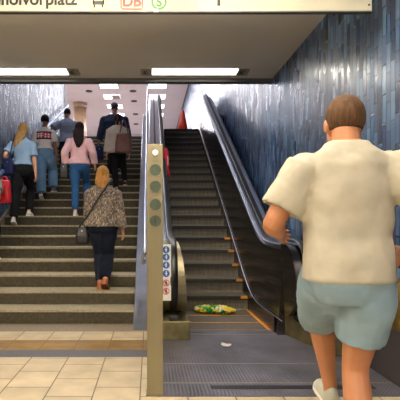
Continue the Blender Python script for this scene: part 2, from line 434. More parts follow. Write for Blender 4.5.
E('newel_cladding', newel_front(.27, lambda z: .315+.105*max(0, 1-max(0, (z-.22)/.82))**.6, NYL, NR+.0, 5.6), M_brass, smooth=False)
E('newel_body', newel_front(-.02, lambda z: .27, NYL, NR-.005, 5.6), M_olive, smooth=False)
E('newel_base', prism_z(bmesh.new(), [(-.02, 4.70), (.43, 4.70), (.43, 5.2), (-.02, 5.2)], 0, .2), M_olive, bevel=.012)
E('handrail_inlet', B(.205, .305, 4.71, 4.83, .18, .26), M_black, bevel=.015)
# pictogram plate
PY = 4.715
pl = E('pictogram_plate', B(.115, .225, PY-.012, PY+.03, .42, 1.02), M_plate)
def PS(name, bm, m): 
    bmesh.ops.translate(bm, verts=bm.verts, vec=(-.9, -5.1, 0)); return link(name, bm, m, pl)
def fig(bm, x, z, y):
    cyl_y(bm, x, y-.003, y, z+.02, .007, 10); box(bm, x-.006, x+.006, y-.003, y, z-.022, z+.012); box(bm, x-.016, x+.012, y-.003, y, z-.001, z+.007)
for i, z in enumerate((.965, .885, .80, .71)):
    PS('blue_pictogram', cyl_y(bmesh.new(), .172, PY-.016, PY-.012, z, .038), M_blue)
    bm = bmesh.new(); fig(bm, .172+.003*(i % 2), z, PY-.016)
    PS('figure', bm, M_white)
for z in (.61, .52):
    bm = ring_y(bmesh.new(), .172, PY-.016, PY-.012, z, .036, .029)
    tube(bm, [(.152, PY-.015, z+.02), (.192, PY-.015, z-.02)], .004, 6, 1)
    PS('red_prohibition', bm, M_red)
    bm = bmesh.new(); fig(bm, .172, z, PY-.0135); PS('figure', bm, M_black)

# stair handrail on the steel deck
hr = tag(empty('stair_handrail', (-.07, 5.6, .27)), 'thin bright steel tube handrail on the sloping deck right of the stairs', 'handrail')
def HB(name, bm, m=M_steel): bmesh.ops.translate(bm, verts=bm.verts, vec=(.07, -5.6, -.27)); return link(name, bm, m, hr, True)
p = [(-.068, y, SL*(y-EY)+1.12) for y in ys(5.6, 13.1, 1)]
HB('rail', tube(bmesh.new(), [(-.068, 5.68, .80), (-.085, 5.6, .75), (-.095, 5.56, .80), (-.068, 5.55, .88)]+p, .022, 10, 3))
for y in (5.75, 7.6, 9.5, 11.4, 13.0):
    z = SL*(y-EY)
    HB('bracket', tube(bmesh.new(), [(-.068, y, z+1.10), (-.05, y, z+.95), (-.02, y, z+.85)], .011, 8, 3))
# wall handrail
wr = tag(empty('wall_handrail', (XL+.1, 6.3, 1.5)), 'blue grey handrail running up the tiled wall left of the stairs', 'handrail')
def WB(name, bm, m): bmesh.ops.translate(bm, verts=bm.verts, vec=(-XL-.1, -6.3, -1.5)); return link(name, bm, m, wr, True)
M_rail = mat('blue_grey_rail', (96, 112, 150), .35, .3)
sl2 = SR/ST
WB('rail', tube(bmesh.new(), [(XL+.1, y, sl2*(y-SY)+.93) for y in (5.6, 8, 11, 13.9)], .04, 12, 2), M_rail)
for y in (6.2, 8, 9.8, 11.6, 13.4):
    z = sl2*(y-SY)+.93
    WB('bracket', tube(bmesh.new(), [(XL+.1, y, z-.03), (XL+.07, y, z-.1), (XL+.005, y, z-.11)], .012, 8, 3), M_steel)

# ------------------------------------------------------------------ signal post
PYF = 3.18
post = tag(empty('signal_post', (.036, 3.23, 0)), 'tall champagne metal post with four round signal lenses, left of the escalator landing', 'signal post')
def PB(name, bm, m, par=None, **kw): bmesh.ops.translate(bm, verts=bm.verts, vec=(-.036, -3.23, 0)); return link(name, bm, m, par or post, **kw)
PB('column', B(-.022, .094, PYF, PYF+.10, 0, 1.822), M_brass, bevel=.004)
px = lambda x: (x-150)*PYF/440
pz = lambda y: EYE-(y-223)*PYF/440
PB('foot_plate', B(-.03, .10, PYF-.006, PYF+.11, 0, .012), M_brass)
for y in (170, 186.5, 204.8, 221):
    PB('lens_rim', ring_y(bmesh.new(), px(155.4), PYF-.007, PYF, pz(y), .047, .041), M_brass)
    l = PB('signal_lens', cyl_y(bmesh.new(), px(155.4), PYF-.004, PYF+.002, pz(y), .042), M_glass)
    if y == 221:
        bm = bmesh.new(); tube(bm, [(px(155.4), PYF-.006, pz(y)-.02), (px(155.4), PYF-.006, pz(y)+.006)], .004, 6, 1)
        prism = [bm.verts.new((px(155.4)+a, PYF-.007, pz(y)+b)) for a, b in ((-.013, .004), (.013, .004), (0, .022))]
        bm.faces.new(prism); PB('arrow', bm, M_black, l)
PB('lamp_rim', ring_y(bmesh.new(), px(155.2), PYF-.01, PYF, pz(152.6), .029, .023), M_brass)
PB('lamp', ell(bmesh.new(), (px(155.2), PYF-.002, pz(152.6)), (.022, .012, .022)), M_lampw, smooth=True)
M_mark = mat('grey_marking', (112, 102, 76), .6)
for y in (161, 195.5):
    bm = bmesh.new()
    for i in range(4): box(bm, px(152.4)+i*.012, px(152.4)+i*.012+.008, PYF-.0015, PYF, pz(y)-.004, pz(y)+.004)
    PB('marking', bm, M_mark)

# ------------------------------------------------------------------ overhead sign
SGY = 3.5
sx = lambda x: (x-150)*SGY/440
sz = lambda y: EYE-(y-223)*SGY/440
sign = tag(empty('direction_sign', (0, SGY+.05, sz(11))), 'long cream overhead sign with black lettering, bus, red rail and green ring symbols', 'sign')
def SB(name, bm, m, par=None, **kw): bmesh.ops.translate(bm, verts=bm.verts, vec=(0, -SGY-.05, -sz(11))); return link(name, bm, m, par or sign, **kw)
SB('sign_box', B(-2.6, sx(372), SGY, SGY+.035, sz(11), sz(11)+.34), M_cream, bevel=.004)
SB('bottom_trim', B(-2.6, sx(372)+.004, SGY-.004, SGY+.038, sz(11)-.010, sz(11)), M_beam)
SB('yellow_panel', B(sx(167), sx(198), SGY-.003, SGY, sz(11)+.002, sz(11)+.338), M_cream2)
SB('bolt', cyl_y(bmesh.new(), sx(369), SGY-.004, SGY, sz(5), .008, 10), M_black)
SB('clip', B(sx(153.5), sx(158.5), SGY-.012, SGY-.004, sz(12.6), sz(9.6)), M_white)
for x in (-1.5, 1.2):
    SB('hanger', tube(bmesh.new(), [(x, SGY+.018, sz(11)+.34), (x, SGY+.018, SOFFIT)], .015, 8, 1), M_steel)
def text(body, x, z, size, m, par, name='lettering', align='RIGHT', bold=.0, y=None):
    c = bpy.data.curves.new(name, 'FONT'); c.body = body; c.size = size; c.align_x = align; c.extrude = .001; c.offset = bold
    c.materials.append(m)
    tmp = bpy.data.objects.new(name, c); me = bpy.data.meshes.new_from_object(tmp); bpy.data.objects.remove(tmp)
    o = bpy.data.objects.new(name, me); C.objects.link(o); o.parent = par
    o.rotation_euler = (PI/2, 0, 0); o.location = (x, (y if y is not None else SGY-.002)-(SGY+.05), z-sz(11)); return o
text('Bahnhofvorplatz', sx(77), sz(4.7), .132, M_black, sign, bold=.0034)
# bus symbol
bm = bmesh.new()
x0, x1, zb, zt = sx(90), sx(107), sz(10), sz(10)+.16
for b in ((x0, x1, zb, zb+.003), (x0, x1, zt-.003, zt), (x0, x0+.003, zb, zt), (x1-.003, x1, zb, zt)): box(bm, b[0], b[1], SGY-.002, SGY, b[2], b[3])
SB('symbol_frame', bm, M_mark)
bm = bmesh.new(); box(bm, x0+.022, x1-.022, SGY-.004, SGY, zb+.045, zb+.07); box(bm, x0+.028, x1-.028, SGY-.004, SGY, zb+.12, zb+.14)
box(bm, x0+.022, x0+.034, SGY-.004, SGY, zb+.045, zb+.14); box(bm, x1-.034, x1-.022, SGY-.004, SGY, zb+.045, zb+.14)
box(bm, x0+.03, x0+.042, SGY-.004, SGY, zb+.02, zb+.045); box(bm, x1-.042, x1-.03, SGY-.004, SGY, zb+.02, zb+.045)
SB('bus_symbol', bm, M_black)
# red rail logo
x0, x1, zb = sx(120.5), sx(143), sz(9.6); zt = zb+.13
bm = bmesh.new(); T = .009
for b in ((x0+T, x1-T, zb, zb+T), (x0+T, x1-T, zt-T, zt), (x0, x0+T, zb+T, zt-T), (x1-T, x1, zb+T, zt-T)): box(bm, b[0], b[1], SGY-.003, SGY, b[2], b[3])
lg = SB('rail_logo', bm, M_red)
text('DB', (x0+x1)/2, zb+.028, .115, M_red, sign, 'logo_lettering', 'CENTER', .003)
# green S-Bahn ring
cx, cz = sx(159), sz(9.8)+.062
SB('green_ring', ring_y(bmesh.new(), cx, SGY-.003, SGY, cz, .062, .046, 40), M_green)
text('S', cx, cz-.033, .1, M_green, sign, 'logo_lettering', 'CENTER', .003)
SB('platform_digit', B(sx(217.3), sx(220.3), SGY-.003, SGY, sz(5.8), sz(5.8)+.1), M_black)

# ------------------------------------------------------------------ lamps
def strip_light(x0, x1, label, name='strip_light', power=TUBE_LAMP, ya=6.47, yb=6.72, col=(1, .95, .86)):
    r = tag(empty(name, ((x0+x1)/2, (ya+yb)/2, SOFFIT)), label, 'ceiling light', 'strip lights in the soffit')
    def Q(n, bm, m): bmesh.ops.translate(bm, verts=bm.verts, vec=(-(x0+x1)/2, -(ya+yb)/2, -SOFFIT)); return link(n, bm, m, r)
    Q('diffuser', B(x0, x1, ya+.01, yb-.01, SOFFIT-.012, SOFFIT-.001), M_tube)
    for a, b in ((x0-.17, x0), (x1, x1+.17)):
        c = Q('end_cap', B(a, b, ya, yb, SOFFIT-.018, SOFFIT-.001), M_fix)
        bm = bmesh.new(); box(bm, a+.09, a+.10, ya, yb, SOFFIT-.02, SOFFIT-.017); box(bm, a+.04, a+.08, ya+.05, yb-.05, SOFFIT-.02, SOFFIT-.017)
        bmesh.ops.translate(bm, verts=bm.verts, vec=(-(x0+x1)/2, -(ya+yb)/2, -SOFFIT)); link('connector', bm, M_black, c)
    a = area('lamp_light', ((0, 0, -.03)), (0, 0, 0), x1-x0, .2, power, col); a.parent = r
strip_light(.03, 1.305, 'lit strip light in the soffit above the escalator')
strip_light(-2.5, -1.23, 'lit strip light in the soffit above the stairs')
# unseen lamps added to the lower hall, their upward lights brighten the soffit
k = 0
for y, x in ((2.3, .1), (2.3, -3.2), (-1.2, .3), (-1.2, -3.2)):
    r = tag(empty('added_hall_light', (x, y, SOFFIT-.5)), 'unseen warm lamp added below the lower hall soffit, also lighting it from beneath', 'ceiling light', 'added lights of the lower hall')
    link('diffuser', B(-1.1, 1.1, -.25, .25, -.02, -.001), emis('added_warm_diffuser%d' % k, (255, 232, 196), 2.5), r); k += 1  # diffuser of the added unseen lamp
    link('housing', B(-1.12, 1.12, -.27, .27, -.02, .03), M_white, r)
    for hx in (-.8, .8): link('hanger', B(hx-.01, hx+.01, -.01, .01, .03, .5), M_steel, r)
    a = area('lamp_light', (0, 0, -.04), (0, 0, 0), 2.2, .5, ADDED_HALL_LAMP, WARM); a.parent = r
    a = area('soffit_fill_light', (0, 0, .06), (PI, 0, 0), 2.2, .5, SOFFIT_FILL, WARM); a.parent = r
# recessed lamps of the upper hall
M_dark_louvre = mat('unlit_louvre', (120, 112, 112), .5)
lp = None
rows = [(9.5, 'x'), (11.6, 'x'), (13.7, 'x'), (15.8, 'x'), (17.8, 'x'), (19.8, 'x'), (21.9, ''), (23.8, ''), (25.8, ''), (27.8, ''), (29.8, ''), (31.8, '')]
words = {21.9: 'first', 23.8: 'second', 25.8: 'third', 27.8: 'fourth', 29.8: 'fifth', 31.8: 'sixth'}
for y, hid in rows:
    for x in (-2.05, .38, -6.0):
        if x == .38 and y < 17: continue
        if lp is None:
            r = empty('recessed_louvre_light', (x, y, UPC))
            h = link('housing', B(-.46, .46, -.42, .42, -.02, -.001), M_white, r)
            d = link('diffuser', B(-.43, .43, -.39, .39, -.032, -.02), M_louvre, r)
            bm = bmesh.new()
            for i in range(1, 4): box(bm, -.43+i*.215-.012, -.43+i*.215+.012, -.39, .39, -.045, -.032)
            lv = link('louvre', bm, M_white, r); lp = (r, h, d, lv)
            l = area('lamp_light', (0, 0, -.06), (0, 0, 0), .8, .75, UPPER_LAMP, COOL); l.parent = r; ld = l
        else:
            r = lp[0].copy(); C.objects.link(r); r.location = (x, y, UPC)
            for o in lp[1:]+(ld,):
                c = o.copy(); C.objects.link(c); c.parent = r
        side = {-2.05: 'above the stairs', .38: 'above the escalator', -6.0: 'beyond the left tile wall'}[x]
        if hid or x == -6.0: tag(r, 'recessed louvre light in the upper hall ceiling, hidden from the lower hall', 'ceiling light', 'hidden louvre lights of the upper hall')
        else: tag(r, '%s visible recessed louvre light %s, counted from the soffit edge' % (words[y], side), 'ceiling light', 'louvre lights of the upper hall')
        if x == -2.05 and y == 23.8:
            link('unlit_half', B(.0, .43, -.39, .39, -.05, -.04), M_dark_louvre, r)
# ceiling detectors
dp = None
for i, (px_, py_, t) in enumerate(((89, 91, 'dark round ceiling vent left of the louvre lights'), (133, 91, 'dark round ceiling vent nearest the soffit edge, between the louvre light rows'),
        (134, 101, 'second dark ceiling vent between the louvre light rows'), (135.5, 114, 'third dark ceiling vent between the louvre light rows'), (136, 124, 'farthest small dark ceiling vent between the louvre light rows'))):
    Y = 440*(UPC-EYE)/(223-py_); X = (px_-150)*Y/440
    if dp is None:
        bm = bmesh.new(); loft(bm, [(0, 0, -.05, .11, .11), (0, 0, -.03, .17, .17), (0, 0, 0, .18, .18)], 20, 2); dp = link('ceiling_vent', bm, M_black); o = dp
    else: o = dp.copy(); C.objects.link(o)
    o.location = (X, Y, UPC); tag(o, t, 'ceiling vent', 'vents in the upper ceiling')
# column and cone in the upper hall
col = tag(empty('round_column', (-4.0, 25.2, UPF)), 'brown beige round column in the upper hall, behind the man in the grey shirt', 'column')
link('shaft', loft(bmesh.new(), [(0, 0, 0, .36, .36), (0, 0, 3.9, .36, .36)], 32, 2), M_brown, col, True)
link('capital', loft(bmesh.new(), [(0, 0, 3.86, .4, .4), (0, 0, 4.118, .42, .42)], 32, 2), M_brown, col, False)
cn = tag(empty('traffic_cone', (1.07, 14.4, UPF+.012)), 'orange red cone standing at the top of the escalator', 'cone')
link('cone', loft(bmesh.new(), [(0, 0, .03, .23, .23), (0, 0, .53, .13, .13), (0, 0, .90, .06, .06), (0, 0, .94, .05, .05)], 24, 2), M_orange, cn, True)
link('base', B(-.26, .26, -.26, .26, 0, .03), M_orange, cn)
link('stripe', loft(bmesh.new(), [(0, 0, .10, .2205, .2205), (0, 0, .26, .1885, .1885)], 24, 2), M_white, cn, True)

# ------------------------------------------------------------------ people
SKIN = mat('skin', (200, 146, 118), .55, 0, .06, 9)
SKIN_T = mat('tanned_skin', (186, 126, 90), .55, 0, .06, 9)
SKIN_D = mat('brown_skin', (132, 84, 62), .55, 0, .06, 9)
M_eye = mat('eye', (40, 30, 26), .2)
M_lip = mat('lips', (168, 84, 74), .5)
def cloth(name, rgb, rough=.9, bump=.5, bs=9): return mat(name, rgb, rough, 0, .1, 7, bump, bs, spec=.2)
def remesh(o, v, it=3, f=.5):
    r = o.modifiers.new('remesh', 'REMESH'); r.mode = 'VOXEL'; r.voxel_size = v; r.use_smooth_shade = True
    if it:
        s = o.modifiers.new('smooth', 'SMOOTH'); s.iterations = it; s.factor = f
    return o
clouds = bpy.data.textures.new('folds', 'CLOUDS'); clouds.noise_scale = .11; clouds.noise_depth = 2
def folds(o, st):
    d = o.modifiers.new('folds', 'DISPLACE'); d.texture = clouds; d.strength = st; d.mid_level = .5; d.texture_coords = 'LOCAL'; return o
def ik(a, b, l1, l2, pole):
    d = b-a; L = min(d.length, (l1+l2)*.998); n = d.normalized(); x = (l1*l1-l2*l2+L*L)/(2*L)
    h = math.sqrt(max(0, l1*l1-x*x)); pv = (pole-n*pole.dot(n)).normalized(); return a+n*x+pv*h
def hand(bm, w, d, nrm, s, side, curl=.5):
    """palm, four unequal bent fingers and a thumb; nrm = palm side, side = direction of the thumb"""
    d = d.normalized(); nrm = (nrm-d*nrm.dot(d)).normalized(); sd = d.cross(nrm).normalized()*side
    R = Matrix((sd, d, nrm)).transposed().to_4x4()
    ell(bm, w+d*.045*s, (.040*s, .055*s, .017*s), 16, R); ell(bm, w+d*.068*s, (.041*s, .03*s, .014*s), 16, R)
    for i, (o, l) in enumerate(((.032, .070), (.011, .080), (-.011, .074), (-.032, .058))):
        p = w+d*.085*s+sd*o*s; pts = [p-d*.02*s, p]; q = p; dd = d.copy()
        for j in range(3):
            ang = curl*(.5+.35*j)
            dd = (dd*math.cos(ang)+nrm*math.sin(ang)).normalized() if j or curl else dd
            q = q+dd*(l*(.42, .33, .25)[j])*s; pts.append(q)
        tube(bm, pts, [.0095*s, .0092*s, .0086*s, .008*s, .0062*s], 10, 3)
    p = w+d*.02*s+sd*.026*s
    tube(bm, [p-sd*.01*s, p+sd*.02*s+d*.02*s+nrm*.006*s, p+sd*.033*s+d*.047*s+nrm*.014*s, p+sd*.034*s+d*.072*s+nrm*.024*s], [.014*s, .0125*s, .0105*s, .008*s], 10, 3)
def shoe(name, par, ank, yaw, pitch, s, m, ms):
    """ank = ankle centre; sole .085 below it at pitch 0"""
    Rm = Matrix.Translation(ank) @ Matrix.Rotation(yaw, 4, 'Z') @ Matrix.Rotation(pitch, 4, 'X')
    bm = bmesh.new()
    prof = [(-.075, .026, .05), (-.06, .036, .085), (-.02, .04, .10), (.03, .041, .085), (.08, .044, .06), (.13, .046, .045), (.165, .036, .035), (.185, .018, .02)]
    R_ = []
    for y, hw, h in prof:
        R_.append([bm.verts.new((hw*s*math.cos(a), y*s, (-.07+h*max(0, math.sin(a)) - .005*(math.sin(a) < 0))*s)) for a in [2*PI*k/14 for k in range(14)]])
    for a, b in zip(R_, R_[1:]):
        for k in range(14): bm.faces.new((a[k], a[(k+1) % 14], b[(k+1) % 14], b[k]))
    bm.faces.new(R_[0]); bm.faces.new(R_[-1][::-1]); bmesh.ops.transform(bm, matrix=Rm, verts=bm.verts)
    o = link(name, bm, m, par, True); ss = o.modifiers.new('sub', 'SUBSURF'); ss.levels = ss.render_levels = 1
    bm = bmesh.new()
    out = [(-.08, .02), (-.07, .034), (-.03, .039), (.03, .041), (.09, .048), (.14, .047), (.178, .03), (.192, .01)]
    pts = [(x*s, y*s) for y, x in out]+[(-x*s, y*s) for y, x in out[::-1]]
    prism_z(bm, pts, -.088*s, -.066*s); bmesh.ops.transform(bm, matrix=Rm, verts=bm.verts)
    link('sole', bm, ms, o)
    return o

def person(label, loc, H=1.75, rz=0, female=False, feet=None, hands=None, skin=SKIN, top=None, bottom=None, shoes=None, sole=M_white,
           hair=None, hair_style='short', lean=.05, shoulder=1., girth=1., sleeve='short', hem=.93, leg='long', loose=0, shoe_pitch=(0, 0), head_yaw=0,
           pelvis_dz=0, cuff=None, vox=.0065, curl=(.6, .6), cat='person', pole=None, head_off=(0, 0, 0), short_cut=(.06, .06), sleeve_cut=.18, pelvis_y=0, legw=1., top_e=.012, palm=None):
    s = H/1.75
    root = tag(empty('person', loc, rz), label, cat)
    V = lambda x, y, z: Vector((x, y, z))*s
    pel = V(0, pelvis_y, .93+pelvis_dz)
    LM = Matrix.Translation(pel) @ Matrix.Rotation(-lean, 4, 'X') @ Matrix.Translation(-V(0, 0, .93))
    U = lambda x, y, z: LM @ V(x, y, z)
    hw = .185 if female else .172; ww = .138 if female else .158; sw = (.165 if female else .188)*shoulder; g = girth
    # leg joints
    feet = feet or ((-.09, -.08, 0), (.09, .30, .173))
    A = [Vector(f)+Vector((0, 0, .088*s)) for f in feet]
    Hp = [pel+V(-.085, 0, -.03), pel+V(.085, 0, -.03)]
    K = [ik(Hp[i], A[i], .43*s, .425*s, Vector((0, 1, .1))) for i in (0, 1)]
    # arms
    S = [U(-sw, 0, 1.385), U(sw, 0, 1.385)]
    hands = hands or ((-.28, .05, .80), (.28, .05, .80))
    Wr = [V(*h) for h in hands]
    EL = [ik(S[i], Wr[i], .285*s, .255*s, Vector(pole[i] if pole else ((-.35, .35)[i], -1, -.2))) for i in (0, 1)]
    for i in (0, 1):
        d = Wr[i]-EL[i]
        if d.length > .256*s: Wr[i] = EL[i]+d.normalized()*.256*s
    tor = [(.84, hw*.86, .10), (.90, hw, .122), (.98, hw*.96, .12), (1.08, ww, .102), (1.18, ww*1.03, .105), (1.29, sw*.90, .118), (1.38, sw*.92, .108), (1.43, sw*.80, .088), (1.465, sw*.50, .07), (1.485, .07, .06)]
    def torso(bm, e, z0, z1, gg=1.):
        rr = []
        for z, rx, ry in tor:
            if z < z0-.06 or z > z1+.001: continue
            z = max(z, z0)
            c = U(0, 0, z); rr.append((c.x, c.y, c.z, (rx*(gg if z < 1.3 else (1+(gg-1)*.5))+e)*s, (ry*(gg if z < 1.35 else 1)+e)*s))
        loft(bm, rr, 24, 2.3)
    bm = bmesh.new(); torso(bm, 0, .84, 1.485, g)
    tube(bm, [U(0, 0, 1.42), U(0, .006, 1.49), U(0, .018, 1.57)], [.062*s, .052*s*(1 if female else 1.12), .052*s], 14, 2)
    HM = Matrix.Translation(U(0, .022, 1.64)+V(*head_off)) @ Matrix.Rotation(head_yaw, 4, 'Z') @ Matrix.Scale(s, 4)
    hb = bmesh.new()
    ell(hb, (0, -.008, .012), (.074, .093, .098), 20); ell(hb, (0, .022, -.045), (.056, .066, .068), 16)
    ell(hb, (0, .062, -.085), (.028, .026, .022), 12); ell(hb, (0, .092, -.022), (.013, .02, .02), 10); tube(hb, [(0, .08, .02), (0, .098, -.02)], [.009, .012], 8, 2)
    for x in (-1, 1): ell(hb, (.077*x, -.002, -.012), (.010, .02, .031), 10)
    bmesh.ops.transform(hb, matrix=HM, verts=hb.verts); tm = bpy.data.meshes.new('t'); hb.to_mesh(tm); hb.free(); bm.from_mesh(tm); bpy.data.meshes.remove(tm)
    mus = 1 if female else 1.15
    for i in (0, 1):
        tube(bm, [S[i]+(pel-S[i])*.03, S[i].lerp(EL[i], .3), S[i].lerp(EL[i], .7), EL[i], EL[i].lerp(Wr[i], .3), EL[i].lerp(Wr[i], .75), Wr[i], Wr[i]+(Wr[i]-EL[i]).normalized()*.03*s],
             [.055*s*mus, .05*s*mus, .043*s*mus, .038*s*mus, .040*s*mus, .031*s*mus, .026*s, .024*s], 12, 3)
        ell(bm, S[i]-V(0, 0, .012), (.056*s*mus, .056*s*mus, .050*s*mus))
        hand(bm, Wr[i], (Wr[i]-EL[i]), Vector(palm[i]) if palm else Vector((1-2*i, .15, 0)), s, (-1, 1)[i]*1, curl[i])
        lw = legw
        tube(bm, [Hp[i]+V(0, 0, .06), Hp[i].lerp(K[i], .25), Hp[i].lerp(K[i], .7), K[i], K[i].lerp(A[i], .28)+V(0, -.012, 0), K[i].lerp(A[i], .7), A[i], A[i]-V(0, 0, .035)],
             [.088*s, .088*s*lw, .066*s*lw, .054*s*lw, .056*s*lw, .040*s*lw, .034*s*lw, .036*s], 14, 3)
        yaw = (.08, -.08)[i]
        fm = Matrix.Translation(A[i]) @ Matrix.Rotation(yaw, 4, 'Z') @ Matrix.Rotation(shoe_pitch[i], 4, 'X')
        tube(bm, [fm @ V(0, -.045, -.045), fm @ V(0, .03, -.045), fm @ V(0, .10, -.055), fm @ V(0, .155, -.063)], [.026*s, .028*s, .024*s, .013*s], 10, 3)
    remesh(link('body', bm, skin, root, True), vox, 2)
    for x in (-1, 1):
        e = ell(bmesh.new(), (.03*x, .081, .012), (.011, .008, .007), 10); bmesh.ops.transform(e, matrix=HM, verts=e.verts); link('eye', e, M_eye, root, True)
    e = ell(bmesh.new(), (0, .086, -.053), (.021, .008, .007), 10); bmesh.ops.transform(e, matrix=HM, verts=e.verts); link('mouth', e, M_lip, root, True)
    # trousers / shorts
    bm = bmesh.new(); e = .010+loose
    rr = []
    for z, rx, ry in tor[:4]:
        z = min(z, 1.03); c = U(0, 0, z); rr.append((c.x, c.y, c.z, (rx*g+.012)*s, (ry*g+.012)*s))
    c = U(0, 0, .80); rr.insert(0, (c.x, c.y, c.z, hw*.72*s, .09*s)); loft(bm, rr, 24, 2.3)
    for i in (0, 1):
        if leg == 'long':
            tube(bm, [Hp[i]+V(0, 0, .04), Hp[i].lerp(K[i], .3), Hp[i].lerp(K[i], .75), K[i], K[i].lerp(A[i], .3)+V(0, -.01, 0), K[i].lerp(A[i], .7), K[i].lerp(A[i], .93)],
                 [.098*s, (.095*lw+e)*s, (.070*lw+e)*s, (.060*lw+e*1.1)*s, (.060*lw+e*1.2)*s, (.046*lw+e*1.6)*s, (.040*lw+e*1.8)*s], 16, 3)
        else:
            kk = K[i].lerp(Hp[i], short_cut[i])
            tube(bm, [Hp[i]+V(0, 0, .04), Hp[i].lerp(kk, .3), Hp[i].lerp(kk, .75), kk], [.105*s, (.102*lw+e)*s, (.090*lw+e)*s, (.088*lw+e)*s], 18, 3)
    folds(remesh(link('shorts' if leg != 'long' else 'trousers', bm, bottom, root, True), .010, 3), .018)
    # top
    bm = bmesh.new(); torso(bm, top_e, hem, 1.485, g)
    for i in (0, 1):
        ell(bm, S[i]-V(0, 0, .012), ((.060*mus+top_e*.5)*s,)*2+((.054*mus+top_e*.4)*s,))
        if sleeve == 'short':
            b = EL[i].lerp(S[i], sleeve_cut); tube(bm, [S[i], S[i].lerp(b, .5), b], [(.060*mus+top_e)*s, (.062*mus+top_e)*s, (.060*mus+top_e*1.4)*s], 16, 3)
        else:
            b = EL[i].lerp(Wr[i], .92)
            tube(bm, [S[i], S[i].lerp(EL[i], .5), EL[i], EL[i].lerp(b, .5), b], [(.058*mus+top_e)*s, (.052*mus+top_e)*s, (.045*mus+top_e)*s, (.042*mus+top_e)*s, (.036*mus+top_e)*s], 16, 3)
    folds(remesh(link('shirt', bm, top, root, True), .010, 3), .02)
    # shoes
    for i in (0, 1):
        shoe('shoe', root, A[i], (.08, -.08)[i], shoe_pitch[i], s, shoes, sole)
    # hair
    if hair:
        bm = bmesh.new(); hs = hair_style
        th = .006 if hs == 'short' else .014
        hr_ = ell(bmesh.new(), (0, -.014, .020), (.076+th, .092+th, .098+th), 24)
        for v in hr_.verts:
            if v.co.y > .03 and v.co.z < .075: v.co.y = .03 if hs != 'short' else min(v.co.y, .03); v.co.x *= .97
            lim = -.035 if hs in ('short', 'bun') else -.06
            if v.co.z < lim: v.co.z = lim
        if hs == 'long': tube(hr_, [(0, -.03, .05), (0, -.09, -.05), (0, -.15, -.16), (.01, -.185, -.28), (.0, -.19, -.40)], [.08, .095, .105, .09, .03], 16, 3, .42, (1, 0, 0))
        if hs == 'windy': tube(hr_, [(0, -.03, .05), (-.01, -.075, -.05), (-.045, -.11, -.16), (-.085, -.13, -.27), (-.12, -.12, -.35)], [.08, .088, .085, .065, .025], 16, 3, .42, (1, 0, 0))
        if hs == 'bob':
            tube(hr_, [(0, -.03, .06), (0, -.07, -.05), (0, -.10, -.14), (0, -.12, -.22)], [.085, .10, .10, .04], 16, 3, .55, (1, 0, 0))
            ell(hr_, (0, -.1, .0), (.03, .02, .05), 12)
        if hs == 'bun': ell(hr_, (0, -.1, .065), (.035, .035, .035), 14)
        if hs == 'tied': ell(hr_, (0, -.1, -.02), (.038, .035, .045), 14); tube(hr_, [(0, -.1, -.03), (0, -.12, -.1), (0, -.12, -.16)], [.03, .034, .012], 12, 3)
        bmesh.ops.transform(hr_, matrix=HM, verts=hr_.verts)
        o = link('hair', hr_, hair, root, True); remesh(o, .006, 2 if hs == 'short' else 3)
    return root, dict(S=S, E=EL, W=Wr, HM=HM, U=U, pel=pel, s=s)

def hairmat(name, rgb): return mat(name, rgb, .65, 0, .4, 30, .5, 50, (3, 3, .25), spec=.2)
def nose_y(k): return SY+k*ST
def stair_root(k, X): return (X, nose_y(k)+.17, k*SR)
M_wsh = mat('white_shoe', (205, 200, 198), .6); M_gsh = mat('grey_shoe', (120, 124, 140), .6); M_bsh = mat('black_shoe', (22, 20, 20), .5); M_brsh = mat('brown_shoe', (150, 88, 56), .6)
X_ = lambda x, Y: (x-150)*Y/440

# blonde woman in blue tee
m_bluetee = cloth('pale_blue_cotton', (132, 158, 188)); m_blk = cloth('black_cloth', (22, 22, 26))
person('woman with windblown blonde hair, pale blue T-shirt and black trousers beside the left wall', stair_root(7, -2.30), 1.79, .05, True,
       feet=((-.12, -.10, .03), (.06, .29, .173)), hands=((-.28, .10, 1.03), (.24, .02, .85)), top=m_bluetee, bottom=m_blk, shoes=M_wsh, hair=hairmat('blonde', (158, 124, 76)),
       hair_style='windy', hem=1.0, loose=.008, shoe_pitch=(-.35, 0), pelvis_dz=.06, pelvis_y=.06)
